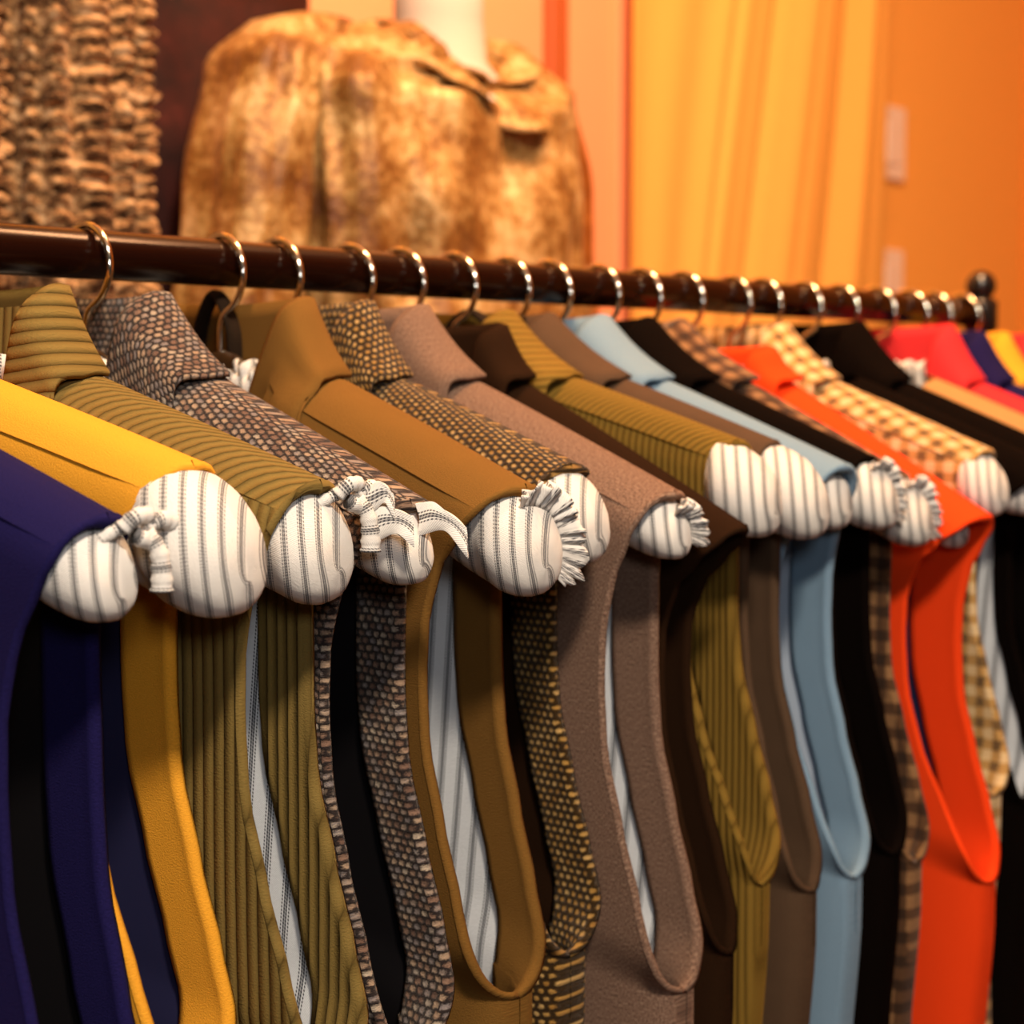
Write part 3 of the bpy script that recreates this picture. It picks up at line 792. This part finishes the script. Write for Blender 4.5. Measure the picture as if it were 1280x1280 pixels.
M['maroon'] = blotch('maroon_velvet', [(0.35, (0.012, 0.001, 0.001)), (0.6, (0.04, 0.004, 0.002)), (0.8, (0.12, 0.02, 0.015))], 30, 0.85, 0, 0.06)
mr = empty('coat', (1.06, 1.362, 1.0), 0, 'dark maroon velvet coat hanging between the knitted cardigan and gold jacket', 'coat')
cloth_tube('body', mr, M['maroon'], [(0.0, 0, 0, 0.14, 0.036), (0.5, 0, 0, 0.135, 0.036), (0.80, 0.01, 0, 0.125, 0.034), (0.90, 0.02, 0, 0.05, 0.03)], amp=0.006, seed=3)

M['gold'] = blotch('gold_brocade', [(0.34, (0.10, 0.032, 0.005)), (0.46, (0.22, 0.10, 0.022)), (0.54, (0.40, 0.24, 0.08)), (0.66, (0.66, 0.49, 0.25))], 16, 0.45, 0.15, 0.2, 0.002)
M['shadedsleeve'] = blotch('shaded_gold_brocade', [(0.30, (0.12, 0.03, 0.005)), (0.5, (0.26, 0.08, 0.012)), (0.72, (0.45, 0.18, 0.04))], 22, 0.45, 0.2, 0.4, 0.002)  # right sleeve's shade put into the colour as a darker copy of the gold
M['form'] = plain('cream_linen_form', (0.48, 0.44, 0.41), 0.8, 0, 0.2, 300, 0.0005, 0.05)
fm = empty('dress_form', (1.222, 1.20, 0), 0, 'cream dress form wearing the gold brocade jacket, only its neck showing', 'dress form')
b = MB(); b.lathe((0, 0, 0), [(0.001, 1.80), (0.036, 1.797), (0.043, 1.785), (0.043, 1.75), (0.046, 1.71), (0.065, 1.685), (0.085, 1.66), (0.08, 1.30), (0.09, 1.15), (0.001, 1.12)], 32); b.build('torso', M['form'], fm)
b = MB(); b.tube([(0, 0, 0.02), (0, 0, 1.13)], 0.014, 16); b.build('pole', M['finial'], fm)
b = MB(); b.lathe((0, 0, 0), [(0.001, 0.03), (0.05, 0.028), (0.15, 0.012), (0.155, 0.0), (0.001, 0.0)], 32); b.build('base', M['finial'], fm)

gj = empty('jacket', (1.182, 1.20, 1.10), 0, 'shimmering gold brocade jacket with gathered collar on a dress form behind the rail', 'jacket')
cloth_tube('body', gj, M['gold'], [(0.0, 0, 0, 0.190, 0.12), (0.25, 0, 0, 0.178, 0.11), (0.45, 0, 0, 0.178, 0.11), (0.56, 0, 0, 0.185, 0.10), (0.600, 0.012, 0, 0.175, 0.085), (0.620, 0.030, 0, 0.120, 0.07), (0.640, 0.042, 0, 0.072, 0.064)], n=140, amp=0.024, seed=7, freq=11, fold=0.008, neckdip=0.060)
cloth_tube('sleeve', gj, M['gold'], [(0.05, -0.222, -0.01, 0.048, 0.055), (0.35, -0.208, 0, 0.046, 0.06), (0.50, -0.190, 0, 0.045, 0.06), (0.585, -0.170, 0, 0.046, 0.055), (0.618, -0.140, 0, 0.042, 0.035), (0.630, -0.110, 0, 0.03, 0.02)], amp=0.012, seed=11)
cloth_tube('sleeve', gj, M['shadedsleeve'], [(0.05, 0.190, -0.01, 0.046, 0.055), (0.35, 0.184, 0, 0.043, 0.06), (0.50, 0.178, 0, 0.040, 0.06), (0.585, 0.157, 0, 0.042, 0.055), (0.612, 0.140, 0, 0.035, 0.035), (0.622, 0.11, 0, 0.025, 0.02)], amp=0.010, seed=15)
def ruff(root, mat, name, r0, r1, z0, z1, amp, waves, seed, droop=0.0):
    P, U = [], []; n = 200
    for i in range(9):
        t = i / 8; row = []
        for j in range(n):
            a = 2 * pi * j / n
            fr = max(0, -sin(a))
            w_ = amp * t * sin(waves * a + seed + 1.2 * sin(3 * a))
            r = r0 + (r1 - r0) * t + w_
            row.append((0.042 + r * cos(a) * 1.1, r * sin(a), z0 + (z1 - z0) * t - droop * (0.85 + 0.3 * t) * fr ** 2.5 + amp * 0.6 * t * cos(waves * a * 0.5 + seed)))
        P.append(row)
    mb = MB(); mb.grid(P, close=True); o = mb.build(name, mat, root)
    s_ = o.modifiers.new('Solidify', 'SOLIDIFY'); s_.thickness = 0.003
    return o
ruff(gj, M['gold'], 'collar', 0.062, 0.105, 0.632, 0.606, 0.014, 9, 0.5, 0.055)
ruff(gj, M['gold'], 'collar_ruffle', 0.060, 0.084, 0.622, 0.634, 0.009, 7, 2.1, 0.050)

# wall rail that carries the cardigan and coat (above the frame)
wr = empty('wall_rail', (0.55, 1.12, 1.86), 0, 'wall-mounted garment rail above the cardigan and coat', 'rail')
b = MB(); b.tube([(-0.6, 0, 0), (0, 0, 0), (0.5, 0, 0)], 0.0125, 16); b.build('bar', M['rail'], wr)
for x in (-0.5, 0.42):
    b = MB(); b.tube([(x, 0, 0), (x, 0.17, 0), (x, 0.33, 0)], 0.009, 12); b.build('bracket', M['rail'], wr)

# ------------------------------------------------------------------ curtain and wall plates
M['curtain'] = wool('yellow_curtain', (0.82, 0.43, 0.10), 0.05, 700, 0.1, 0.2)
P, U = [], []
x0, x1 = 1.735, 2.350
for i in range(61):
    z = 0.05 + 2.45 * i / 60; row, uu = [], []
    for j in range(321):
        t = j / 320; x = x0 + (x1 - x0) * t
        k = x - 0.19 * (z - 1.55) * (1 - abs(2 * t - 1.0) ** 3) * (1 if z > 1.2 else 1)
        ph = (k - x0) / (x1 - x0)
        d = 0.010 * sin(ph * 2 * pi * 3.2 + 0.5) + 0.005 * sin(ph * 2 * pi * 7.1 + 1.2)
        d += 0.078 * exp(-((ph - 0.24) / 0.021) ** 2) + 0.040 * exp(-((ph - 0.40) / 0.013) ** 2) + 0.018 * exp(-((ph - 0.56) / 0.012) ** 2) + 0.022 * smooth((ph - 0.70) / 0.03) * smooth((0.80 - ph) / 0.06)
        row.append((x, 1.356 + d, z)); uu.append((x, z))
    P.append(row); U.append(uu)
mb = MB(); mb.grid(P, U); cu = mb.build('curtain', M['curtain'])
s_ = cu.modifiers.new('Solidify', 'SOLIDIFY'); s_.thickness = 0.003
tag(cu, 'long yellow-orange curtain hanging in soft folds beside the wall plates', 'curtain')

M['plate'] = plain('white_wall_plate', (0.86, 0.78, 0.70), 0.35, 0, 0.5)
for nm, zc_, lb in (('wall_plate', 1.786, 'upper white rectangular wall plate beside the curtain'), ('wall_plate', 1.562, 'lower white rectangular wall plate, its foot hidden by the rail')):
    r = empty(nm, (2.485, 1.45, zc_ - 0.057), 0, lb, 'wall plate', 'white wall plates')
    MB().box((0, -0.005, 0.057), (0.088, 0.010, 0.115)).build('plate', M['plate'], r, smooth=False, bevel=0.003)
    MB().box((0, -0.0115, 0.057), (0.034, 0.005, 0.066)).build('rocker', M['plate'], r, smooth=False, bevel=0.0015)
